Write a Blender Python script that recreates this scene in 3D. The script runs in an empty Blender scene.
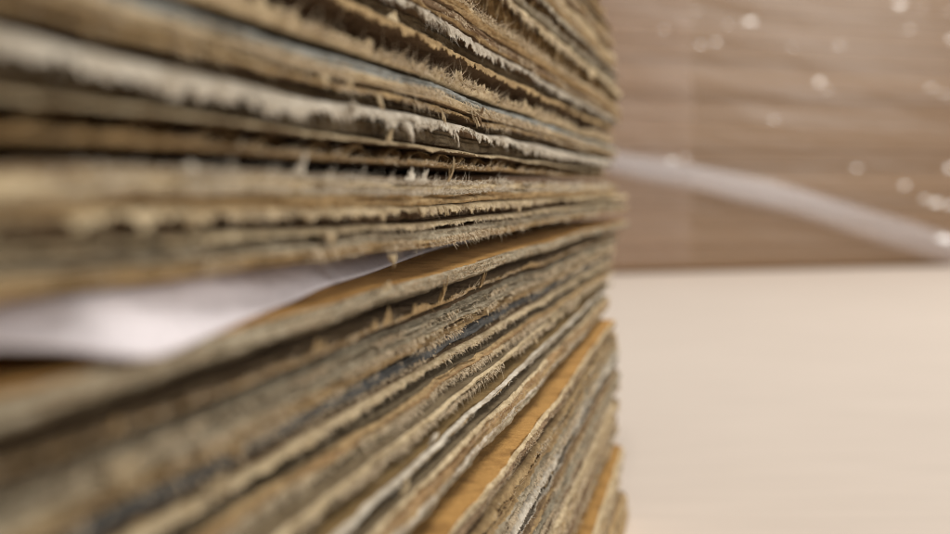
import bpy, math, random
import numpy as np

scene = bpy.context.scene
C = scene.collection
rng = np.random.default_rng(7)
random.seed(7)

# ------------------------------------------------------------------ camera, light, exposure
FPX = 1300.0            # focal length in pixels of a 950 px wide frame
HOR, VPX = 188.0, 735.0 # horizon row, vanishing column of the stack's edge
c = 0.0327              # metres from the lens to the stack's edge (along X)
K = FPX * c             # column x of the photo <-> depth Y:  Y = K / (VPX - x)
SL = (VPX - 475.0) / FPX

cam_d = bpy.data.cameras.new('camera')
cam = bpy.data.objects.new('camera', cam_d)
C.objects.link(cam)
cam.location = (0, 0, 0)
cam.rotation_euler = (math.radians(90), 0, 0)
cam_d.sensor_width = 36
cam_d.lens = 36 * FPX / 950
cam_d.shift_y = -79.0 / 950
cam_d.clip_start = 0.005
cam_d.clip_end = 200
cam_d.dof.use_dof = True
cam_d.dof.focus_distance = 0.153
cam_d.dof.aperture_fstop = 22.5
scene.camera = cam

w = bpy.data.worlds.new('World')
scene.world = w
w.use_nodes = True
w.node_tree.nodes['Background'].inputs[0].default_value = (1.0, 0.95, 0.88, 1)
w.node_tree.nodes['Background'].inputs[1].default_value = 0.13

def area(name, loc, target, size, power, col, sy=None):
    d = bpy.data.lights.new(name, 'AREA')
    d.energy = power
    d.color = col
    d.shape = 'RECTANGLE'
    d.size = size
    d.size_y = sy or size
    o = bpy.data.objects.new(name, d)
    C.objects.link(o)
    o.location = loc
    v = [target[i] - loc[i] for i in range(3)]
    from mathutils import Vector
    o.rotation_euler = Vector(v).to_track_quat('-Z', 'Y').to_euler()
    return o

area('ceiling_lamp', (0.40, 0.45, 1.9), (0.1, 0.5, 0), 0.9, 31, (1.0, 0.96, 0.9))
area('side_key_light', (1.05, 0.62, 0.40), (-0.02, 0.15, 0), 0.55, 8.2, (1.0, 0.965, 0.91))  # added side key brightening the edges and the paper; no window stands there

scene.view_settings.view_transform = 'Standard'
scene.view_settings.look = 'None'
scene.view_settings.exposure = 0.0
scene.view_settings.gamma = 1.0
scene.render.engine = 'CYCLES'
scene.cycles.use_denoising = True
scene.cycles.filter_width = 1.0
scene.cycles.denoising_prefilter = 'ACCURATE'
scene.cycles.max_bounces = 8
scene.cycles.transparent_max_bounces = 12

# ------------------------------------------------------------------ noise
def hsh(i, seed):
    s = np.sin(i * 127.1 + seed * 311.7 + 0.123) * 43758.5453
    return (s - np.floor(s)) * 2 - 1

def vn(x, seed):
    i = np.floor(x)
    f = x - i
    f = f * f * (3 - 2 * f)
    return hsh(i, seed) * (1 - f) + hsh(i + 1, seed) * f

def fbm(x, seed, octv=4, gain=0.55):
    a, t, s, n = 1.0, 0.0, 0.0, x
    for k in range(octv):
        t = t + a * vn(n, seed + k * 17.3)
        s += a
        a *= gain
        n = n * 2.13 + 3.7
    return t / s

def vn2(x, y, seed):
    i, j = np.floor(x), np.floor(y)
    f, g = x - i, y - j
    f = f * f * (3 - 2 * f)
    g = g * g * (3 - 2 * g)
    def h(a, b): return hsh(a + b * 57.31, seed)
    return (h(i, j) * (1 - f) + h(i + 1, j) * f) * (1 - g) + (h(i, j + 1) * (1 - f) + h(i + 1, j + 1) * f) * g

def fbm2(x, y, seed, octv=3):
    a, t, s = 1.0, 0.0, 0.0
    for k in range(octv):
        t = t + a * vn2(x, y, seed + k * 13.7)
        s += a
        a *= 0.55
        x = x * 2.07 + 5.1
        y = y * 2.07 + 1.9
    return t / s

def sstep(a, b, x):
    t = np.clip((x - a) / (b - a), 0, 1)
    return t * t * (3 - 2 * t)

# ------------------------------------------------------------------ materials
def nd(nt, t, **kw):
    n = nt.nodes.new(t)
    for k, v in kw.items():
        n.inputs[k].default_value = v
    return n

def paper(name, col, alt=None, rough=0.92, fleck=0.25, streak=0.35, along=520, across=1500, bump=0.6, patch=0.75):
    m = bpy.data.materials.new(name)
    m.use_nodes = True
    nt = m.node_tree
    L = nt.links.new
    b = nt.nodes['Principled BSDF']
    b.inputs['Roughness'].default_value = rough
    b.inputs['Specular IOR Level'].default_value = 0.25
    tc = nt.nodes.new('ShaderNodeTexCoord')
    mp = nt.nodes.new('ShaderNodeMapping')
    mp.inputs['Rotation'].default_value = (0, 0, 0.197)
    mp.inputs['Scale'].default_value = (across, along, across)
    L(tc.outputs['Object'], mp.inputs['Vector'])
    oi = nt.nodes.new('ShaderNodeObjectInfo')
    n1 = nd(nt, 'ShaderNodeTexNoise', Scale=1.0, Detail=5.0, Roughness=0.65)
    n1.noise_dimensions = '4D'
    mul = nt.nodes.new('ShaderNodeMath'); mul.operation = 'MULTIPLY'; mul.inputs[1].default_value = 40
    L(oi.outputs['Random'], mul.inputs[0]); L(mul.outputs[0], n1.inputs['W'])
    L(mp.outputs[0], n1.inputs['Vector'])
    alt = alt or tuple(x * (1 - streak) for x in col)
    mx = nt.nodes.new('ShaderNodeMix'); mx.data_type = 'RGBA'
    mx.inputs['A'].default_value = (*alt, 1)
    mx.inputs['B'].default_value = (*[min(1, x * 1.08) for x in col], 1)
    r1 = nt.nodes.new('ShaderNodeMapRange')
    r1.inputs[1].default_value = 0.36; r1.inputs[2].default_value = 0.6
    L(n1.outputs[0], r1.inputs[0]); L(r1.outputs[0], mx.inputs['Factor'])
    n3 = nd(nt, 'ShaderNodeTexNoise', Scale=1.0, Detail=3.0, Roughness=0.6)
    n3.noise_dimensions = '4D'
    mp3 = nt.nodes.new('ShaderNodeMapping')
    mp3.inputs['Rotation'].default_value = (0, 0, 0.197)
    mp3.inputs['Scale'].default_value = (300, 190, 420)
    L(tc.outputs['Object'], mp3.inputs['Vector']); L(mp3.outputs[0], n3.inputs['Vector']); L(mul.outputs[0], n3.inputs['W'])
    r3 = nt.nodes.new('ShaderNodeMapRange')
    r3.inputs[1].default_value = 0.49; r3.inputs[2].default_value = 0.62; r3.inputs[4].default_value = patch * .75
    L(n3.outputs[0], r3.inputs[0])
    m3 = nt.nodes.new('ShaderNodeMix'); m3.data_type = 'RGBA'
    m3.inputs['B'].default_value = (*[a * k for a, k in zip(col, (.52, .46, .39))], 1)
    L(r3.outputs[0], m3.inputs['Factor']); L(mx.outputs['Result'], m3.inputs['A'])
    # fine pulp flecks
    n2 = nd(nt, 'ShaderNodeTexNoise', Scale=2600.0, Detail=3.0, Roughness=0.7)
    L(tc.outputs['Object'], n2.inputs['Vector'])
    r2 = nt.nodes.new('ShaderNodeMapRange')
    r2.inputs[1].default_value = 0.55; r2.inputs[2].default_value = 0.75
    r2.inputs[3].default_value = 0.0; r2.inputs[4].default_value = fleck
    L(n2.outputs[0], r2.inputs[0])
    m2 = nt.nodes.new('ShaderNodeMix'); m2.data_type = 'RGBA'
    m2.inputs['B'].default_value = (*[x * 0.45 for x in col], 1)
    L(r2.outputs[0], m2.inputs['Factor']); L(m3.outputs['Result'], m2.inputs['A'])
    L(m2.outputs['Result'], b.inputs['Base Color'])
    bp = nd(nt, 'ShaderNodeBump', Strength=bump, Distance=0.0002)
    add = nt.nodes.new('ShaderNodeMath'); add.operation = 'ADD'
    L(n1.outputs[0], add.inputs[0]); L(n2.outputs[0], add.inputs[1])
    L(add.outputs[0], bp.inputs['Height']); L(bp.outputs[0], b.inputs['Normal'])
    return m

M = {
    'kraft':  paper('kraft_paper', (0.266, 0.180, 0.096), (0.200, 0.129, 0.065)),
    'brown':  paper('brown_paper', (0.29, 0.195, 0.11), (0.21, 0.135, 0.075)),
    'olive':  paper('olive_paper', (0.196, 0.149, 0.085), (0.145, 0.106, 0.060), fleck=0.35),
    'orange': paper('ochre_paper', (0.48, 0.27, 0.085), (0.42, 0.225, 0.065), fleck=0.6, along=2200, across=1000, patch=.8),
    'cream':  paper('cream_pulp', (0.64, 0.52, 0.335), (0.44, 0.33, 0.185), fleck=0.2),
    'tan':    paper('tan_pulp', (0.47, 0.33, 0.165), (0.32, 0.215, 0.10), fleck=0.3),
    'white':  paper('white_pulp', (0.674, 0.616, 0.514), (0.535, 0.466, 0.366), fleck=0.12),
    'grey':   paper('grey_pulp', (0.32, 0.28, 0.20), (0.20, 0.165, 0.11), fleck=0.5),
    'greyw':  paper('pale_grey_pulp', (0.46, 0.395, 0.285), (0.245, 0.195, 0.12), fleck=0.5),
    'blue':   paper('blue_grey_paper', (0.36, 0.37, 0.345), (0.25, 0.255, 0.235), fleck=0.2, streak=0.2),
    'slate':  paper('slate_paper', (0.15, 0.15, 0.145), (0.10, 0.10, 0.095), fleck=0.2),
}

# ------------------------------------------------------------------ mesh helpers
def mesh_obj(name, verts, faces, mats, fmat=None, parent=None, smooth=True):
    me = bpy.data.meshes.new(name)
    v = np.asarray(verts, dtype=np.float64)
    if parent is not None:
        v = v - np.array(parent.location)
    n4 = np.asarray(faces, dtype=np.int32)
    k = n4.shape[1]
    me.vertices.add(len(v))
    me.vertices.foreach_set('co', v.ravel())
    me.loops.add(n4.size)
    me.loops.foreach_set('vertex_index', n4.ravel())
    me.polygons.add(len(n4))
    me.polygons.foreach_set('loop_start', np.arange(0, n4.size, k, dtype=np.int32))
    for m in mats:
        me.materials.append(m)
    if fmat is not None:
        me.polygons.foreach_set('material_index', np.asarray(fmat, dtype=np.int32))
    me.polygons.foreach_set('use_smooth', np.full(len(n4), smooth) if np.isscalar(smooth) else smooth)
    me.update(calc_edges=True)
    me.validate()
    o = bpy.data.objects.new(name, me)
    C.objects.link(o)
    if parent is not None:
        o.parent = parent
    return o

def P(Y, u, h):
    Y, u, h = np.broadcast_arrays(Y, u, h)
    return np.stack([SL * Y - u, Y, h], -1)

def sweep(Y, U, H, segm):
    """closed cross-sections (N, M) swept along the stack's edge -> verts, quads, material index"""
    N, Mm = U.shape
    V = P(Y[:, None], U, H).reshape(-1, 3)
    i = np.arange(N - 1)[:, None]
    j = np.arange(Mm)[None, :]
    j2 = (j + 1) % Mm
    F = np.stack([i * Mm + j, i * Mm + j2, (i + 1) * Mm + j2, (i + 1) * Mm + j], -1).reshape(-1, 4)
    fm = np.tile(np.asarray(segm), N - 1)
    # end caps: strips between the two halves of the loop
    capf, half = [], Mm // 2
    for base in (0, (N - 1) * Mm):
        for a in range(half - 1):
            q = [base + a, base + a + 1, base + Mm - 2 - a, base + Mm - 1 - a]
            if len(set(q)) == 4:
                capf.append(q)
    F = np.concatenate([F, np.array(capf)])
    fm = np.concatenate([fm, np.full(len(capf), segm[Mm // 2])])
    return V, F, fm

def thing(name, label, cat, loc, group=None):
    o = bpy.data.objects.new(name, None)
    o.empty_display_size = 0.01
    C.objects.link(o)
    o.location = loc
    o['label'] = label
    o['category'] = cat
    if group:
        o['group'] = group
    return o

def px2Y(x):
    return K / (VPX - x)

# ------------------------------------------------------------------ the stack: shared sampling
def samples(y0, y1):
    a = np.arange(y0, 0.048, 0.0025)
    b = np.arange(max(y0, 0.048), 0.085, 0.0005)
    d = np.arange(0.085, 0.25, 0.00028)
    e = np.arange(0.25, y1, 0.0006)
    Y = np.concatenate([a, b, d, e, [y1]])
    return Y[Y <= y1]

def wav(Y, h0):
    """long soft undulation shared by neighbouring sheets (metres)"""
    return 0.00028 * vn2(Y * 22 + 4, h0 * 120, 3) + 0.00022 * vn2(Y * 60, h0 * 160, 9)

def bend(Y, v):
    """the lowest sheets of the upper pack lift towards the near end and open the gap"""
    q = np.clip((K / np.maximum(Y, 0.03) - 235) / 500, 0, 1.3)
    if -0.02 < v < 0.25:
        return 0.055 * q * min(1, max(0, v + 0.02) / 0.2) * c
    return 0 * q

DEPTH = 0.14

def lip_len(Y, L, seed, jag):
    """ragged length of a torn lip (metres)"""
    big = 0.75 + 0.55 * fbm(Y * 45, seed + 1, 3)
    fine = fbm(Y * 420, seed + 2, 4, 0.75)
    sp = np.maximum(0, vn(Y * 300, seed + 5) - 0.45) * 1.3
    r = rng.random(len(Y)) - 0.5
    return np.maximum(0.05, big + jag * (1.0 * fine + sp + 0.55 * r)) * L

def ply(Y, hb, tp, uf, lip, seed, top, face, bot, jag=0.6, out=0.00035, depth=DEPTH):
    """one paper ply: flat sheet whose torn edge turns down (lip < 0) or up (lip > 0)"""
    sgn = -1 if lip < 0 else 1
    Lr = lip_len(Y, abs(lip), seed, jag)
    o = out * (0.6 + 0.9 * fbm(Y * 160, seed + 8, 3))
    hm = hb + tp / 2
    r = lambda s: (rng.random(len(Y)) - 0.5) * s
    ht = hb + tp
    far = c + depth + 0 * Y
    yy = Y * 300
    outer, inner = [], []
    for t in (0.0, .22, .45, .7, .88):
        d = o * t + 0.00016 * fbm2(yy, t * 3 + 0 * Y, seed + 90, 3) + .00014 * fbm2(Y * 1300, t * 5 + 0 * Y, seed + 95, 2) + r(.00014)
        outer.append((uf - d + .0001 * (1 - t), hm + sgn * Lr * (t + r(.10))))
    tip = (uf - o + r(.0002), hm + sgn * Lr)
    for t in (.8, .4):
        inner.append((uf + .00022 - o * t + r(.0001), hm + sgn * Lr * (t - .08) - sgn * tp * .2))
    if sgn < 0:
        pts = [(far, ht), (uf + .006, ht), (uf + .0007, ht)] + outer + [tip] + inner + [(uf + .0006, hb), (uf + .006, hb), (far, hb)]
    else:
        pts = [(far, ht), (uf + .006, ht), (uf + .0006, ht)] + inner[::-1] + [tip] + outer[::-1] + [(uf + .0007, hb), (uf + .006, hb), (far, hb)]
    seg = [0, 0] + [1] * 9 + [2, 2, 2]
    U = np.stack([p[0] for p in pts], 1)
    H = np.stack([p[1] for p in pts], 1)
    V, F, fm = sweep(Y, U, H, seg)
    root = (uf - o * 0.5, hm + sgn * Lr * 0.55, sgn)
    return V, F, fm, [M[top], M[face], M[bot]], root

def core(Y, ht, hb, uf, seed, top, bands, bot, rough, rows=19, depth=DEPTH):
    """a solid board whose cut edge is torn pulp in bands of colour"""
    cols = [(c + depth + 0 * Y, ht), (uf + .006, ht), (uf + .0005, ht)]
    seg = [0, 0, 0]
    names = [top] + [b for _, b in bands] + [bot]
    for k in range(rows):
        t = k / (rows - 1)
        yy = Y * 240
        d = rough * (fbm2(yy * 0.6, t * 4.5 + 0 * Y, seed, 3) * 1.3 + 0.5 * fbm2(yy * 2.2, t * 9 + 0 * Y, seed + 40, 2)
                     + 0.5 * fbm2(Y * 1300, t * 9 + 0 * Y, seed + 60, 2) + 0.35 * (rng.random(len(Y)) - 0.5))
        d = d - max(rough, .0003) * 1.7 * np.maximum(0, fbm2(Y * 75, t * 2.2 + 0 * Y, seed + 300, 2) - .12)
        gv = 0
        for q in range(3):
            g = .2 + .3 * q + .16 * fbm(Y * 38, seed + 200 + q, 3)
            op = np.clip(fbm(Y * 55, seed + 210 + q, 2) * 3.0 + .15, 0, 1)
            gv = gv + op * np.exp(-((t - g) / .05) ** 2)
        d = d - np.minimum(gv, 1.2) * max(rough, .0003) * 3.0
        rnd = 0.0005 * (abs(2 * t - 1) ** 4)
        hh = ht + (hb - ht) * t + (ht - hb) * 0.07 * fbm2(yy * 0.8, t * 5 + 0 * Y, seed + 77, 2) * (0 < k < rows - 1)
        cols.append((uf + rnd - d, hh))
        acc, bi = 0, 0
        for q, (fr, _) in enumerate(bands):
            acc += fr
            if t < acc - 1e-6:
                bi = q
                break
            bi = q
        seg.append(1 + bi)
    seg[-1] = len(names) - 1
    cols += [(uf + .0006, hb), (uf + .006, hb), (c + depth + 0 * Y, hb)]
    seg += [len(names) - 1] * 3
    if len(cols) % 2:
        cols.insert(1, (uf + .02, ht)); seg.insert(1, 0)
    U = np.stack([p[0] for p in cols], 1)
    H = np.stack([p[1] for p in cols], 1)
    V, F, fm = sweep(Y, U, H, seg)
    return V, F, fm, [M[n] for n in names]

def fibres(Y, root, seed, dens, length, wide=0.00007, spread=0.8, out=0.5):
    """torn paper fibres along an edge: short tapering curved blades (per-metre density)"""
    ru, rh, sgn = root
    n = int(dens * 0.26 * 1.6)
    y = 0.046 + 0.30 * rng.random(n) ** 1.3
    keep = rng.random(n) < np.clip(0.25 + 1.5 * fbm(y * 90, seed + 31, 3), 0.03, 1) * (0.15 + 0.85 * sstep(0.05, 0.105, y))
    y = y[(y < Y[-1] - 0.001) & keep]
    n = len(y)
    u0 = np.interp(y, Y, ru) + (rng.random(n) - 0.5) * 0.0002
    h0 = np.interp(y, Y, rh) + (rng.random(n) - 0.5) * 0.0004
    ln = length * (0.35 + 1.1 * rng.random(n) ** 2.2)
    sc = np.clip(y / 0.16, 0.8, 1.6)
    wd = wide * (0.5 + rng.random(n)) * sc
    dy = (rng.normal(size=n)) * spread
    dh = sgn * (0.55 + 0.5 * rng.random(n)) + 0.35 * rng.normal(size=n)
    du = -out * (0.2 + rng.random(n))
    nn = np.sqrt(dy ** 2 + dh ** 2 + du ** 2)
    dy, dh, du = dy / nn, dh / nn, du / nn
    cv = rng.normal(size=(3, n)) * 0.35
    V = []
    for t, wf in ((0, 1.0), (0.5, 0.7), (1.0, 0.12)):
        yy = y + ln * t * (dy + cv[0] * t)
        uu = u0 + ln * t * (du + cv[1] * t * 0.5)
        hh = h0 + ln * t * (dh + cv[2] * t - 0.25 * t)
        # width runs across the blade
        px, ph = dh, -dy
        V.append(P(yy + px * wd * wf, uu, hh + ph * wd * wf))
        V.append(P(yy - px * wd * wf, uu, hh - ph * wd * wf))
    V = np.stack(V, 1).reshape(-1, 3)
    b = np.arange(n)[:, None] * 6
    F = np.concatenate([b + np.array([0, 1, 3, 2]), b + np.array([2, 3, 5, 4])])
    return V, F

def tuft(parent, name, x, v, e, hgt, wide, mat, seed, sgn=1, n=16, tall=1.0):
    """a torn tongue of liner standing out of the edge: many tapering fibres fused at the root"""
    y0 = px2Y(x)
    Vs, Fs, b = [], [], 0
    r = np.random.default_rng(seed)
    for k in range(n):
        y = y0 + (r.random() - 0.5) * wide
        fall = 1 - abs(y - y0) / (wide * 0.6)
        ln = hgt * max(0.15, fall) * (0.6 + 0.5 * r.random())
        wd = wide * 0.16 * (0.5 + r.random())
        lean, o = r.normal() * 0.25, 0.25 + 0.35 * r.random()
        u = c - e - 0.0001 * r.random()
        h = -v * (c - e)
        for t, wf in ((0, 1), (0.45, 0.8), (0.8, 0.45), (1, 0.08)):
            yy = y + lean * ln * t * t + r.normal() * 0.00005
            uu = u - o * ln * t * (1.2 - 0.6 * t)
            hh = h + sgn * ln * t * tall
            for s in (-1, 1):
                for dd in (0, 1):
                    Vs.append(P(np.array(yy + s * wd * wf), np.array(uu + dd * 0.00007), np.array(hh)))
        for q in range(3):
            a = b + q * 4
            # corners: 0 (-,front) 1 (-,back) 2 (+,front) 3 (+,back)
            Fs += [[a, a + 2, a + 6, a + 4], [a + 1, a + 5, a + 7, a + 3], [a, a + 4, a + 5, a + 1], [a + 2, a + 3, a + 7, a + 6]]
        Fs.append([b + 12, b + 14, b + 15, b + 13])
        b += 16
    return mesh_obj(name, np.array(Vs), np.array(Fs), [M[mat]], None, parent)

# ------------------------------------------------------------------ the sheets, from the top of the stack down
# kind 'C': corrugated board (two liners, fluting)   'S': solid board   'P': single ply
# v0, v1: height of the upper and lower face as -height / distance to the lens; e: how far the edge stands out (mm)
S = []
def sheet(label, kind, v0, v1, e, **k):
    k.update(label=label, kind=kind, v0=v0, v1=v1, e=e)
    S.append(k)

# upper pack
sheet('pale tan cardboard sheet on the very top of the stack', 'S', -1.74, -1.64, 0.6, top='kraft', bot='brown', bands=[(.5, 'tan'), (.5, 'cream')], rough=.4, fib=('tan', 5000, .9))
sheet('golden tan cardboard sheet just beneath the very top one', 'S', -1.62, -1.53, 0.9, top='kraft', bot='brown', bands=[(1, 'tan')], rough=.4, fib=('tan', 5000, .9))
sheet('tan cardboard sheet with a brown underside, third from the top of the stack', 'C', -1.51, -1.33, 0.9, tl=(-1, .9, 'tan'), bl=(1, .8, 'tan'), bm='brown', fib=('tan', 6000, .9))
sheet('tan corrugated sheet near the top of the stack, below the brown-bottomed tan one', 'C', -1.31, -1.225, 0.4, tl=(-1, .6, 'tan'), bl=(-1, .5, 'cream'), bm='brown', fib=('cream', 6000, .9))
sheet('golden brown sheet above the cream edged board, high in the stack', 'S', -1.20, -1.13, 0.9, top='kraft', bot='brown', bands=[(.6, 'tan'), (.4, 'kraft')], rough=.4, fib=('cream', 6000, .9))
sheet('cream edged board above the grey-tan sheet with white flecks', 'S', -1.115, -1.0, 0.7, top='kraft', bot='brown', bands=[(.6, 'cream'), (.4, 'tan')], rough=.45, fib=('cream', 8000, .9))
sheet('grey-tan board with white flecks on its edge, high in the stack', 'C', -.985, -.865, 0.9, tl=(-1, 1.2, 'greyw'), bl=(1, .9, 'grey'), bm='brown', fib=('white', 8000, 1.0))
sheet('board with a thick shaggy cream fringe above the tan rolled-lip sheet', 'C', -.845, -.712, 0.9, tl=(-1, 1.9, 'cream'), bl=(-1, .3, 'brown'), bm='brown', eb=2.0, fib=('cream', 26000, 1.6), jag=.8)
sheet('sheet with a plump tan rolled lip above the white toothed sheet', 'S', -.70, -.64, 1.0, top='kraft', bot='kraft', bands=[(.5, 'cream'), (.5, 'tan')], rough=.45, fib=('cream', 14000, 1.5), fdir=1)
sheet('smooth grey-brown sheet squeezed between the tan rolled lip and the white teeth', 'S', -.63, -.585, 0.3, top='kraft', bot='brown', bands=[(.75, 'brown'), (.25, 'tan')], rough=.15, fib=('tan', 3000, .7))
sheet('thin sheet with bright white teeth hanging over a dark brown underside', 'P', -.578, -.555, 0.4, v2=-.497, back=1.8, im='olive', tl=(-1, 1.0, 'white'), tm='kraft', bm='brown', fib=('white', 16000, 1.3), jag=1.0, tp=.5)
sheet('corrugated sheet with a wide dark open mouth and fibres combed upwards', 'C', -.492, -.358, 1.1, tl=(-1, .8, 'tan'), bl=(1, 1.2, 'cream'), bm='olive', fib=('cream', 20000, 1.9), fon='b', jag=.9, flute=None, tm='kraft', im='brown', eb=0.2)
sheet('sheet with a blue-grey printed face and a cream fringe under it', 'S', -.338, -.283, 0.9, top='blue', bot='kraft', bands=[(.55, 'blue'), (.45, 'cream')], rough=.25, fib=('cream', 12000, 1.2), fdir=-1)
sheet('thin tan sheet with a dark gap under it, below the blue-grey face', 'P', -.272, -.257, 0.6, v2=-.226, back=2.2, im='olive', tl=(-1, .55, 'tan'), tm='kraft', bm='brown', fib=('cream', 9000, .9), jag=.7, tp=.4)
sheet('sheet with a thick torn white fringe hanging into the dark, above the open flutes', 'P', -.222, -.197, 0.8, v2=-.144, back=2.0, im='olive', tl=(-1, 1.35, 'white'), tm='kraft', bm='brown', fib=('white', 14000, 1.0), jag=.75, tp=.6)
sheet('corrugated sheet with dark open flutes between two cream liners', 'C', -.138, -.070, 0.5, tl=(-1, .3, 'cream'), bl=(1, .3, 'tan'), bm='brown', fib=('cream', 9000, 1.0), fon='b', flute=(10.5, 1.8), im='brown', tm='kraft', jag=.7)
sheet('thick board with a cream and grey brush-like edge at eye level', 'S', -.036, .048, 1.0, top='kraft', bot='brown', bands=[(.14, 'kraft'), (.32, 'cream'), (.1, 'greyw'), (.44, 'tan')], rough=.6, fib=('white', 42000, 1.2), fdir=1)
sheet('thin tan sheet with a scalloped lip over a row of dark hollows', 'P', .053, .068, 0.9, v2=.108, back=2.6, im='brown', tl=(-1, .75, 'cream'), tm='kraft', bm='brown', fib=('cream', 7000, .7), jag=.95, tp=.4)
sheet('thin cream edged sheet just under the dark hollows', 'P', .112, .124, 0.7, tl=(-1, .4, 'cream'), tm='kraft', bm='brown', fib=('cream', 6000, .6), jag=.6, tp=.35)
sheet('lowest board of the upper pack, grey face and tan fringe over the gap', 'S', .142, .197, 0.5, top='kraft', bot='brown', bands=[(.5, 'greyw'), (.5, 'tan')], rough=.4, fib=('cream', 9000, .8), fdir=-1)
# lower pack
sheet('board with an ochre top face and a pale grey edge, directly under the gap', 'S', .293, .345, 2.0, top='orange', bot='olive', bands=[(.75, 'greyw'), (.25, 'olive')], rough=.3, fib=('cream', 5000, .5), fdir=1)
sheet('thin tan sheet with torn tongues standing up, below the ochre-topped board', 'P', .388, .402, 0.9, tl=(1, .5, 'tan'), tm='kraft', bm='brown', fib=('tan', 12000, 1.1), jag=.7, tp=.45)
sheet('board with a fuzzy dark grey edge right below the torn tan tongues', 'S', .414, .447, 0.6, top='kraft', bot='olive', bands=[(.5, 'grey'), (.5, 'greyw')], rough=.55, fib=('cream', 7000, .6), fdir=-1)
sheet('board with a pale grey pulpy edge above the narrow tan board', 'S', .449, .484, 0.9, top='greyw', bot='olive', bands=[(.6, 'greyw'), (.4, 'cream')], rough=.55, fib=('cream', 9000, .6), fdir=-1)
sheet('narrow tan board lying over the slate blue sheet', 'S', .49, .52, 0.7, top='kraft', bot='brown', bands=[(1, 'tan')], rough=.5, fib=('tan', 9000, .6), fdir=-1)
sheet('slate blue-grey sheet set back in a dark seam', 'S', .525, .556, -0.3, top='slate', bot='slate', bands=[(1, 'slate')], rough=.3, fib=('tan', 1500, .5))
sheet('thin curled cream sheet just below the slate blue-grey seam', 'P', .562, .574, 1.0, tl=(-1, .35, 'cream'), tm='kraft', bm='brown', fib=('cream', 7000, .8), jag=.9, tp=.35)
sheet('board with a brown top face and a ragged cream fringe, below the curled cream sheet', 'S', .650, .695, 2.0, top='olive', bot='olive', bands=[(.25, 'tan'), (.2, 'rust'), (.55, 'cream')], rough=.6, fib=('cream', 20000, 1.1), fdir=-1)
sheet('board with an olive top face and a frayed cream edge', 'S', .734, .752, 3.1, top='olive', bot='olive', bands=[(1, 'cream')], rough=.35, fib=('cream', 10000, .8), fdir=-1)
sheet('board with a golden brown top face and a crisp white edge', 'S', .837, .854, 4.4, top='orange2', bot='olive', bands=[(.6, 'white'), (.4, 'tan')], rough=.4, fib=('white', 4000, .5), fdir=1)
sheet('corrugated board with a grey-olive top, rusty inside and grey-white lower edge', 'S', .922, 1.04, 5.6, top='olive', bot='olive', bands=[(.16, 'cream'), (.22, 'rust'), (.14, 'tan'), (.14, 'white'), (.34, 'greyw')], rough=.4, fib=('cream', 16000, 1.0), fdir=1)
sheet('board with a broad bright ochre top face and a thin cream rim', 'S', 1.20, 1.262, 8.1, top='orange', bot='brown', bands=[(.25, 'cream'), (.75, 'brown')], rough=.35, fib=('cream', 9000, .6), fdir=1)
sheet('brown splintery board directly under the broad ochre-topped one', 'C', 1.31, 1.385, 7.7, tl=(-1, .5, 'tan'), bl=(1, .6, 'tan'), bm='brown', fib=('cream', 12000, .9), jag=.9, im='brown')
sheet('board with a rough whitish grey edge below the brown splintery one', 'S', 1.39, 1.50, 7.7, top='kraft', bot='olive', bands=[(.3, 'tan'), (.7, 'greyw')], rough=.7, fib=('cream', 12000, .9))
sheet('corrugated board with white liners and an olive hollow between them', 'C', 1.51, 1.61, 7.5, tl=(-1, .5, 'white'), bl=(1, .6, 'white'), bm='brown', fib=('white', 6000, .7), flute=(8, .6), im='olive')
sheet('brown board below the white-lined corrugated one', 'S', 1.62, 1.71, 7.1, top='kraft', bot='brown', bands=[(.4, 'kraft'), (.6, 'tan')], rough=.5, fib=('tan', 6000, .8))
sheet('grey board in the lower part of the stack, under the plain brown one', 'S', 1.715, 1.785, 7.4, top='kraft', bot='brown', bands=[(.7, 'grey'), (.3, 'tan')], rough=.5, fib=('cream', 6000, .8))
sheet('grey-brown board between the grey one and the paired cream ones', 'S', 1.79, 1.86, 7.2, top='kraft', bot='brown', bands=[(.4, 'greyw'), (.6, 'brown')], rough=.5, fib=('cream', 6000, .8))
sheet('upper of the paired cream boards in the lower part of the stack', 'S', 1.90, 1.985, 7.8, top='kraft', bot='brown', bands=[(.8, 'cream'), (.2, 'tan')], rough=.45, fib=('cream', 6000, .8))
sheet('lower of the paired cream boards in the lower part of the stack', 'S', 1.99, 2.07, 7.6, top='kraft', bot='brown', bands=[(.3, 'tan'), (.7, 'cream')], rough=.45, fib=('cream', 6000, .8))
sheet('brown-edged board just under the paired cream boards', 'S', 2.09, 2.16, 7.3, top='kraft', bot='brown', bands=[(.6, 'brown'), (.4, 'kraft')], rough=.5, fib=('cream', 5000, .8))
sheet('grey board resting on the lowest ochre-topped sheet', 'S', 2.165, 2.24, 7.4, top='kraft', bot='brown', bands=[(.3, 'tan'), (.7, 'grey')], rough=.5, fib=('cream', 5000, .8))
sheet('ochre-topped board with a cream edge near the floor', 'S', 2.55, 2.66, 9.7, top='orange', bot='brown', bands=[(1, 'cream')], rough=.4, fib=('cream', 5000, .8))
sheet('tan board directly beneath the lowest ochre-topped board', 'S', 2.67, 2.78, 9.8, top='kraft', bot='brown', bands=[(.5, 'tan'), (.5, 'cream')], rough=.4, fib=('cream', 5000, .8))
sheet('brown corrugated board near the floor, two below the lowest ochre top', 'C', 2.80, 3.08, 11.3, tl=(-1, .8, 'tan'), bl=(1, .8, 'tan'), bm='brown', fib=('tan', 5000, .8), im='brown')
sheet('pale board at the bottom of the stack on the floor', 'S', 3.10, 3.40, 11.0, top='kraft', bot='brown', bands=[(1, 'tan')], rough=.4, fib=('tan', 3000, .8))

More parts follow.
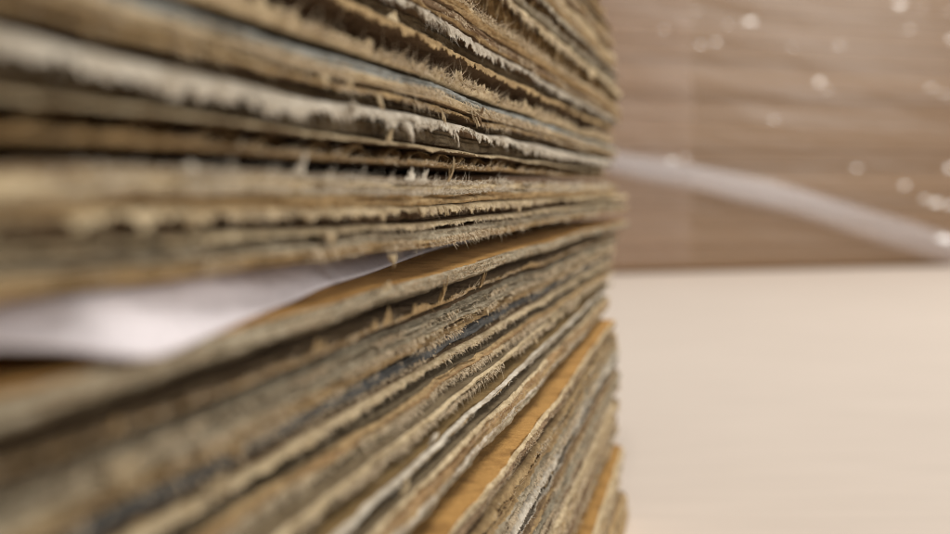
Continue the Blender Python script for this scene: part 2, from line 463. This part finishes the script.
M['orange2'] = paper('golden_brown_paper', (0.25, 0.165, 0.065), (0.19, 0.12, 0.045), fleck=0.45, along=2200, across=1300, patch=.5)
M['fibre'] = paper('loose_fibres', (0.66, 0.55, 0.39), (0.56, 0.44, 0.29), fleck=0.0, patch=0.2)
M['fibrew'] = paper('white_fibres', (0.72, 0.66, 0.55), (0.64, 0.56, 0.44), fleck=0.0, patch=0.2)
M['rust'] = paper('rusty_pulp', (0.38, 0.24, 0.11), (0.29, 0.18, 0.085), fleck=0.3)

TUFTS = {   # tongues of torn paper the photo shows, keyed by a word of the label
    'brush-like': [('torn_tongue', 434, -.022, 1.5, 2.6, 1.3, 'cream', 1), ('torn_tongue', 395, -.022, 1.3, 1.5, 3.0, 'white', 1), ('torn_tongue', 410, -.022, 1.3, 1.2, 2.8, 'white', 1)],
    'tongues standing up': [('torn_tongue', 428, .39, 1.2, 3.2, 1.6, 'tan', 1), ('torn_tongue', 470, .39, 1.2, 2.6, 1.3, 'tan', 1), ('torn_tongue', 372, .39, 1.2, 2.0, 2.0, 'tan', 1), ('torn_tongue', 400, .39, 1.2, 1.2, 2.0, 'tan', 1), ('torn_tongue', 358, .39, 1.2, 1.0, 2.4, 'tan', 1)],
    'bright white teeth': [('torn_tongue', 439, -.575, .7, 2.1, 1.0, 'white', -1), ('torn_tongue', 415, -.575, .7, 1.3, 5.0, 'white', -1)],
    'thin tan sheet with a dark gap': [('torn_tongue', 467, -.285, 1.3, 1.5, 1.6, 'kraft', -1), ('torn_tongue', 469, -.285, 1.4, 1.3, 1.6, 'kraft', 1), ('torn_tongue', 432, -.262, 1.0, 2.0, .9, 'cream', -1), ('torn_tongue', 366, -.262, 1.0, 1.4, 1.6, 'cream', -1)],
    'thick torn white fringe': [('torn_tongue', 395, -.2, 1.1, 2.1, 3.0, 'white', -1), ('torn_tongue', 445, -.2, 1.1, 2.0, 2.0, 'white', -1)],
    'scalloped lip': [('torn_tongue', 409, .06, 1.1, 1.5, 1.6, 'cream', -1), ('torn_tongue', 434, .06, 1.1, 1.4, 1.2, 'cream', -1)],
}

prev = 1.0
for i, s in enumerate(S):
    e = s['e'] * 1e-3
    cf = c - e
    ht, hb = -s['v0'] * cf, -s['v1'] * cf
    if ht > prev - 0.00005:
        d = ht - (prev - 0.00005)
        print('clamp', i, s['label'], round(d * 1e3, 2), 'mm of', round((ht - hb) * 1e3, 2))
        ht -= d
        hb = min(hb, ht - 0.0004)
    prev = hb
    seed = 100 + i * 53
    vm = (s['v0'] + s['v1']) / 2
    xe = np.interp(vm, [-1.7, -1.2, -.6, -.3, -.1, 0, .15, .3, .5, .95, 1.0, 1.27, 1.5, 2, 2.5, 3], [608, 612, 622, 616, 608, 622, 629, 628, 613, 613, 616, 621, 619, 621, 625, 628]) + 4 * hsh(i, 5)
    y1 = FPX * cf / (VPX - xe)
    if e > .002:
        y1 *= 1 + .016 * (y1 - .17) / cf
    Y = samples(-0.06, y1)
    uf = c - e + (0.0005 if e < .003 else .00025) * fbm(Y * 35, seed + 3, 3) + (0.0003 if e < .003 else .0002) * fbm(Y * 140, seed + 4, 3)
    if e > .002:
        uf = uf + 0.016 * (Y - .17)      # these lie a touch askew
    # the corner of each sheet is a little rounded
    uf = uf + 0.0035 * sstep(y1 - 0.008, y1, Y) ** 2
    du = wav(Y, (ht + hb) / 2) + bend(Y, s['v0'])
    T, B = ht + du, hb + du
    root = thing('cardboard_sheet', s['label'], 'cardboard sheet', (SL * 0.18 - c - 0.06, 0.18, hb), 'cardboard sheets of the stack')
    jag = s.get('jag', .6)
    fmat, dens, fl = s['fib']
    roots = []
    if s['kind'] == 'S':
        V, F, fm, mats = core(Y, T, B, uf, seed, s['top'], s['bands'], s['bot'], s['rough'] * (.8e-3 if s['v0'] < .5 else .6e-3))
        mesh_obj('board', V, F, mats, fm, root, (fm > 0) & (fm < len(mats) - 1))
        fd = s.get('fdir', -1)
        roots = [(uf - 0.0002, (T - (T - B) * .15) if fd > 0 else (B + (T - B) * .2), fd), (uf - .0003, (T + B) / 2, fd)]
    elif s['kind'] == 'P':
        tp = s.get('tp', .4) * 1e-3
        dr, L, face = s['tl']
        V, F, fm, mats, rt = ply(Y, T - tp, tp, uf, dr * L * 1e-3, seed, s.get('tm', 'kraft'), face, s.get('bm', 'brown'), jag)
        mesh_obj('ply', V, F, mats, fm, root, fm == 1)
        roots = [rt]
        if 'v2' in s:  # recessed slab added to fill the black gap; its dark colour stands for shade
            B2 = -s['v2'] * cf + du
            V, F, fm, mats = core(Y, T - tp - .00003, B2, uf + s.get('back', 1.3) * 1e-3, seed + 7, 'brown', [(1, s.get('im', 'kraft'))], 'brown', .0002)
            mesh_obj('gap_filler', V, F, mats, fm, root, (fm > 0) & (fm < len(mats) - 1))
            hb = min(hb, -s['v2'] * cf)
            prev = hb
    else:
        tp = 0.00035
        dr, L, face = s['tl']
        V, F, fm, mats, rt = ply(Y, T - tp, tp, uf, dr * L * 1e-3, seed, s.get('tm', 'kraft'), face, s.get('im', 'brown'), jag)
        mesh_obj('liner', V, F, mats, fm, root, fm == 1)
        dr, L, face = s['bl']
        ub = uf + s.get('eb', 0.1) * 1e-3 + 0.0003 * fbm(Y * 60, seed + 14, 3)
        V, F, fm, mats, rb = ply(Y, B, tp, ub, dr * L * 1e-3, seed + 20, s.get('im', 'brown'), face, s['bm'], jag)
        mesh_obj('liner', V, F, mats, fm, root, fm == 1)
        roots = {'t': [rt], 'b': [rb], 'tb': [rt, rb]}[s.get('fon', 'tb')]
        flt = s.get('flute', (7.5, 1.2))
        if flt:
            per, rec = flt
            amp = (T - B - 2 * tp) / 2 - 0.0002
            ph = 2 * np.pi * Y / (per * 1e-3) + 1.5 * fbm(Y * 60, seed + 60, 2)
            mid = (T + B) / 2 + amp * np.sin(ph)
            V, F, fm, mats, _ = ply(Y, mid - .00012, .00024, uf + rec * 1e-3 + 0.0004 * fbm(Y * 300, seed + 61, 3), -.0002, seed + 62, 'kraft', 'tan', 'kraft', .8)
            mesh_obj('fluting', V, F, mats, fm, root)
    Vs, Fs, b = [], [], 0
    for rt in roots:
        V, F = fibres(Y, rt, seed, dens * .6 / len(roots), fl * .8e-3)
        Vs.append(V); Fs.append(F + b); b += len(V)
        V, F = fibres(Y, rt, seed + 500, min(14000, 4000 + dens * .6), .00042, .00011, 1.3, .9)     # crumbs of pulp
        Vs.append(V); Fs.append(F + b); b += len(V)
    o = mesh_obj('torn_fibres', np.concatenate(Vs), np.concatenate(Fs), [M['fibrew' if fmat == 'white' else 'fibre']], None, root)
    o['kind'] = 'stuff'
    if abs((s['v0'] + s['v1']) / 2) < 1.3:
        rt = random.Random(seed)
        for q in range(rt.randint(1, 4)):
            sg = roots[0][2] if isinstance(roots, list) else 1
            x = 735 - 700 * rt.random() ** .8
            if x > 590 or x < 60:
                continue
            near = px2Y(x) / .15
            if ' the gap' in s['label'] and x < 330:
                continue
            vv = s['v0'] if s['kind'] == 'P' or sg > 0 else s['v1']
            tuft(root, 'torn_tongue', x, vv - sg * -.002, e + .0002, (0.5 + 1.0 * rt.random()) * 1e-3, (.8 + 2.6 * rt.random()) * 1e-3, fmat, seed + q, sg)
    for key, lst in TUFTS.items():
        if key in s['label']:
            for q, (nm, x, v, ee, hg, wd, mt, sg) in enumerate(lst):
                tuft(root, nm, x, v, ee * 1e-3, hg * 1e-3, wd * 1e-3, mt, i * 10 + q, sg)

# ------------------------------------------------------------------ the white paper stuck in the gap
def white_paper():
    xs = np.concatenate([np.linspace(-1400, -100, 25), np.linspace(-90, 470, 220)])
    rr = np.interp(xs, [-1400, -200, 60, 105, 130, 160, 240, 320, 411, 440, 465, 480],
                   [1.14, 1.08, 1.0, .955, .93, .905, .98, 1.09, 1.22, 1.29, 1.36, 1.4])
    kern = np.ones(25) / 25
    rr = np.convolve(np.pad(rr, 12, mode='edge'), kern, 'valid')
    Y = rr * px2Y(xs)
    lo = -np.interp(xs, [-1400, 0, 60, 110, 160], [.212, .226, .243, .262, .275]) * c + wav(Y, -.32 * (c - .002)) + 0.0003
    hi = -0.197 * (c - .0005) + wav(Y, -.17 * c) + bend(Y, .142) - 0.0003
    n = 26
    t = np.linspace(0, 1, n)[None, :]
    rise = 0.0034 + 0.0004 * fbm(Y * 40, 81, 2)[:, None]
    u = (rr * c)[:, None] + np.where(t < .5, (t / .5) ** .8 * rise, rise + (t - .5) / .5 * 0.03)
    s = np.clip(t / .5, 0, 1)
    prof = 1 - (1 - s) ** 1.25
    h = lo[:, None] + (hi - lo)[:, None] * prof * (1 - 0.05 * fbm2(Y[:, None] * 120, s * 2, 83, 2))
    th = 0.00022
    U = np.concatenate([u, u[:, ::-1] + .0001], 1)
    H = np.concatenate([h, h[:, ::-1] - th], 1)
    V, F, fm = sweep(Y, U, H, [0] * (2 * n))
    m = paper('white_coated_paper', (0.83, 0.775, 0.81), (0.80, 0.745, 0.78), rough=0.5, fleck=0.03, streak=.05, bump=.05, patch=0.0)
    o = mesh_obj('paper_sheet', V, F, [m], None)
    o['label'] = 'pinkish white paper sheet wedged in the gap between the upper and lower cardboard'
    o['category'] = 'paper'
white_paper()

# ------------------------------------------------------------------ floor
FL = prev - 0.0002
BS = FL / -0.1113
def floor():
    m = bpy.data.materials.new('pale_floor')
    m.use_nodes = True
    nt = m.node_tree; L = nt.links.new
    b = nt.nodes['Principled BSDF']
    b.inputs['Roughness'].default_value = 0.6
    b.inputs['Specular IOR Level'].default_value = 0.3
    tc = nt.nodes.new('ShaderNodeTexCoord')
    mp = nt.nodes.new('ShaderNodeMapping'); mp.inputs['Scale'].default_value = (18, 160, 1)
    L(tc.outputs['Object'], mp.inputs[0])
    n = nd(nt, 'ShaderNodeTexNoise', Scale=1.0, Detail=5.0, Roughness=.6); L(mp.outputs[0], n.inputs['Vector'])
    n2 = nd(nt, 'ShaderNodeTexNoise', Scale=3.0, Detail=3.0); L(tc.outputs['Object'], n2.inputs['Vector'])
    ad = nt.nodes.new('ShaderNodeMath'); ad.operation = 'MULTIPLY_ADD'; ad.inputs[1].default_value = .5
    L(n2.outputs[0], ad.inputs[0]); L(n.outputs[0], ad.inputs[2])
    r = nt.nodes.new('ShaderNodeMapRange'); r.inputs[1].default_value = .55; r.inputs[2].default_value = .95
    L(ad.outputs[0], r.inputs[0])
    mx = nt.nodes.new('ShaderNodeMix'); mx.data_type = 'RGBA'
    mx.inputs['A'].default_value = (.66, .57, .495, 1); mx.inputs['B'].default_value = (.72, .625, .545, 1)
    L(r.outputs[0], mx.inputs['Factor']); L(mx.outputs['Result'], b.inputs['Base Color'])
    V = [(-8, -4, FL), (8, -4, FL), (8, 14, FL), (-8, 14, FL)]
    o = mesh_obj('floor', V, [[0, 1, 2, 3]], [m], None, None, False)
    o['kind'] = 'structure'
floor()

# ------------------------------------------------------------------ wrapped pile behind
def wrapped_pile():
    # the pile's front face runs from A to B (measured where its foot meets the floor)
    A = np.array([(500 - 475) / FPX * 1.62, 1.62]) * BS; Bp = np.array([.689, 1.86]) * BS
    dirv = (Bp - A) / np.linalg.norm(Bp - A)
    nrm = np.array([dirv[1], -dirv[0]])      # towards the camera
    Lg, Ht = 1.25, 0.46   # before scaling by BS
    root = thing('wrapped_pile', 'tall brown pile of cardboard wrapped in clear stretch film, blurred in the background', 'wrapped pile', (A[0] + dirv[0] * Lg * BS / 2, A[1] + .2, FL))
    def W(a, z, o):
        a, z, o = np.broadcast_arrays(a, z, o)
        a, o, z = a * BS, o * BS, FL + (z - FL) * BS
        return np.stack([A[0] + dirv[0] * a + nrm[0] * o, A[1] + dirv[1] * a + nrm[1] * o, z], -1)
    # layers of board
    m = bpy.data.materials.new('brown_board_layers'); m.use_nodes = True
    nt = m.node_tree; L = nt.links.new
    b = nt.nodes['Principled BSDF']; b.inputs['Roughness'].default_value = .85
    tc = nt.nodes.new('ShaderNodeTexCoord'); mp = nt.nodes.new('ShaderNodeMapping'); mp.inputs['Scale'].default_value = (.6, .6, 110)
    L(tc.outputs['Object'], mp.inputs[0])
    n = nd(nt, 'ShaderNodeTexNoise', Scale=1.0, Detail=4.0); L(mp.outputs[0], n.inputs['Vector'])
    r = nt.nodes.new('ShaderNodeMapRange'); r.inputs[1].default_value = .35; r.inputs[2].default_value = .65
    L(n.outputs[0], r.inputs[0])
    mx = nt.nodes.new('ShaderNodeMix'); mx.data_type = 'RGBA'
    mx.inputs['A'].default_value = (.235, .142, .074, 1); mx.inputs['B'].default_value = (.285, .172, .09, 1)
    L(r.outputs[0], mx.inputs['Factor']); L(mx.outputs['Result'], b.inputs['Base Color'])
    z = np.linspace(FL + .001, FL + Ht, 260)
    off = 0.002 * hsh(np.floor(z / .004), 4) + 0.003 * fbm(z * 40, 2, 2)
    off[:3] -= 0.003
    Dp = 0.7
    front0, front1 = W(0.0, z, off), W(Lg, z, off)
    back0, back1 = W(0.0, z, -Dp), W(Lg, z, -Dp)
    nz = len(z)
    V = np.concatenate([front0, front1, back1, back0])
    F = []
    for k in range(4):
        k2 = (k + 1) % 4
        for i in range(nz - 1):
            F.append([k * nz + i, k2 * nz + i, k2 * nz + i + 1, k * nz + i + 1])
    F.append([nz - 1, 2 * nz - 1, 3 * nz - 1, 4 * nz - 1])
    mesh_obj('board_pile', V, F, [m], None, root, False)
    # clear film
    def film_mat(name, col, fac, rough, spec):
        m = bpy.data.materials.new(name); m.use_nodes = True
        nt = m.node_tree; L = nt.links.new
        nt.nodes.remove(nt.nodes['Principled BSDF'])
        out = nt.nodes['Material Output']
        tr = nt.nodes.new('ShaderNodeBsdfTransparent'); df = nd(nt, 'ShaderNodeBsdfDiffuse', Color=(*col, 1))
        gl = nd(nt, 'ShaderNodeBsdfGlossy', Color=(1, 1, 1, 1), Roughness=rough)
        m1 = nt.nodes.new('ShaderNodeMixShader'); m2 = nt.nodes.new('ShaderNodeMixShader')
        tc = nt.nodes.new('ShaderNodeTexCoord')
        mp = nt.nodes.new('ShaderNodeMapping'); mp.inputs['Rotation'].default_value = (0, .10, 0); mp.inputs['Scale'].default_value = (1, 1, 34)
        L(tc.outputs['Object'], mp.inputs[0])
        n = nd(nt, 'ShaderNodeTexNoise', Scale=1.0, Detail=4.0); L(mp.outputs[0], n.inputs['Vector'])
        r = nt.nodes.new('ShaderNodeMapRange'); r.inputs[1].default_value = .4; r.inputs[2].default_value = .7
        r.inputs[3].default_value = fac * .85; r.inputs[4].default_value = fac * 1.15
        L(n.outputs[0], r.inputs[0]); L(r.outputs[0], m1.inputs[0])
        L(tr.outputs[0], m1.inputs[1]); L(df.outputs[0], m1.inputs[2])
        m2.inputs[0].default_value = spec
        L(m1.outputs[0], m2.inputs[1]); L(gl.outputs[0], m2.inputs[2]); L(m2.outputs[0], out.inputs[0])
        return m
    fm = film_mat('clear_film', (.75, .58, .44), .10, .32, .03)
    a = np.linspace(-0.004, Lg + .004, 420)[:, None]
    zz = np.linspace(FL + .012, FL + Ht + .003, 200)[None, :]
    dg = zz * 1.0 + a * 0.14
    o = .009 + .0014 * fbm2(a * 5 + 0 * zz, dg * 45, 21, 3) + .0003 * fbm2(a * 25 + 0 * zz, dg * 70, 33, 2)
    V = W(a, zz, o).reshape(-1, 3)
    ni, nj = 420, 200
    ii, jj = np.meshgrid(np.arange(ni - 1), np.arange(nj - 1), indexing='ij')
    F = np.stack([ii * nj + jj, (ii + 1) * nj + jj, (ii + 1) * nj + jj + 1, ii * nj + jj + 1], -1).reshape(-1, 4)
    mesh_obj('stretch_film', V, F, [fm], None, root)
    # second, milkier layer at the left
    fm2 = film_mat('milky_film', (.74, .54, .46), .08, .35, .015)
    a2 = np.linspace(0.0, .262, 80)[:, None]
    o2 = .016 + .003 * fbm2(a2 * 9 + 0 * zz, dg[:80] * 30, 51, 3)
    V = W(a2 + .004 * fbm2(a2 * 0, zz * 14 + 0 * a2, 52, 2), zz, o2).reshape(-1, 3)
    ii, jj = np.meshgrid(np.arange(79), np.arange(nj - 1), indexing='ij')
    F = np.stack([ii * nj + jj, (ii + 1) * nj + jj, (ii + 1) * nj + jj + 1, ii * nj + jj + 1], -1).reshape(-1, 4)
    mesh_obj('film_layer', V, F, [fm2], None, root)
    # gathered rope of film running diagonally down to the right
    def onface(x, y):
        # photo column/row on the face plane
        dx = (x - 475) / FPX
        t = np.linalg.solve(np.array([[dx, -dirv[0]], [1, -dirv[1]]]), A + nrm * .02 * BS)
        return t[1] / BS, FL + (-(y - HOR) / FPX * t[0] - FL) / BS
    pts = [onface(*p) for p in ((560, 146), (620, 162), (700, 175), (780, 193), (860, 217), (950, 245), (1010, 264))]
    pa = np.array([p[0] for p in pts]); pz = np.array([p[1] for p in pts])
    n = 240
    aa = np.linspace(pa[0], pa[-1], n)
    zc = np.interp(aa, pa, pz)
    zc = np.convolve(np.pad(zc, 10, mode='reflect', reflect_type='odd'), np.ones(21) / 21, 'valid')
    ns = 12
    th = np.linspace(0, 2 * np.pi, ns, endpoint=False)[None, :]
    V, F = [], []
    fan = np.linspace(.6, 1.4, n)
    for q, (dz, wd_) in enumerate(((.011, .0045), (.006, .006), (.001, .007), (-.005, .006), (-.011, .007), (-.017, .006), (.003, .012))):
        zc2 = zc + dz * fan + .0015 * fbm(aa * 9, 400 + q, 2)
        rad = 1 + .2 * fbm2(aa[:, None] * 20, np.cos(th) * 2, 71 + q, 2)
        hw = (wd_ * (1 + .35 * fbm(aa * 14, 72 + q, 2)))[:, None]
        V.append(W(aa[:, None] + 0 * th, zc2[:, None] + hw * rad * np.sin(th), .014 + .0008 * q + .003 * rad * np.cos(th)).reshape(-1, 3))
        ii, jj = np.meshgrid(np.arange(n - 1), np.arange(ns), indexing='ij')
        F.append(np.stack([ii * ns + jj, ii * ns + (jj + 1) % ns, (ii + 1) * ns + (jj + 1) % ns, (ii + 1) * ns + jj], -1).reshape(-1, 4) + q * n * ns)
    V, F = np.concatenate(V), np.concatenate(F)
    fm3 = film_mat('gathered_film', (.88, .81, .81), .11, .3, .015)
    mesh_obj('film_rope', V, F, [fm3], None, root)
    # small flat facets added for the film's glints, aimed to mirror the ceiling lamp
    lamp = np.array([0.40, 0.45, 1.9])
    r = np.random.default_rng(12)
    spots = [(693, 12, 8), (697, 45, 9), (712, 43, 6), (724, 25, 9), (748, 22, 9), (743, 22, 6), (788, 48, 8), (835, 46, 12), (815, 82, 9), (823, 90, 6),
             (895, 5, 13), (918, 8, 9), (945, 12, 11), (926, 88, 13), (938, 94, 13), (946, 98, 10), (852, 168, 6), (945, 168, 11), (920, 199, 12), (932, 202, 12), (946, 205, 9),
             (938, 238, 13), (946, 241, 14), (948, 40, 10), (900, 185, 7), (770, 120, 6), (668, 160, 8), (682, 158, 8), (905, 30, 7), (660, 30, 6)]
    fm4 = film_mat('glint_film', (.8, .66, .55), .12, .2, .095)
    for x, y, sz in spots:
        V, F = [], []
        a_, z_ = onface(x, y)
        p = W(np.array(a_), np.array(z_), np.array(.030)).reshape(3)
        hv = (lamp - p) / np.linalg.norm(lamp - p) + (-p) / np.linalg.norm(p)
        hv = hv / np.linalg.norm(hv) + r.normal(size=3) * .02
        hv /= np.linalg.norm(hv)
        t1 = np.cross(hv, (0, 0, 1)); t1 /= np.linalg.norm(t1)
        t2 = np.cross(hv, t1)
        b = len(V)
        k, sz = 7, sz * .00036 * BS * (.5 + .8 * r.random())
        V.append(p)
        for q in range(k):
            an = 2 * np.pi * q / k
            V.append(p + sz * (.7 + .5 * r.random()) * (t1 * np.cos(an) * 1.5 + t2 * np.sin(an)) - hv * .0001)
        for q in range(k):
            F.append([b, b + 1 + q, b + 1 + (q + 1) % k])
        mesh_obj('glint_facet', np.array(V), F, [fm4], None, root)
wrapped_pile()
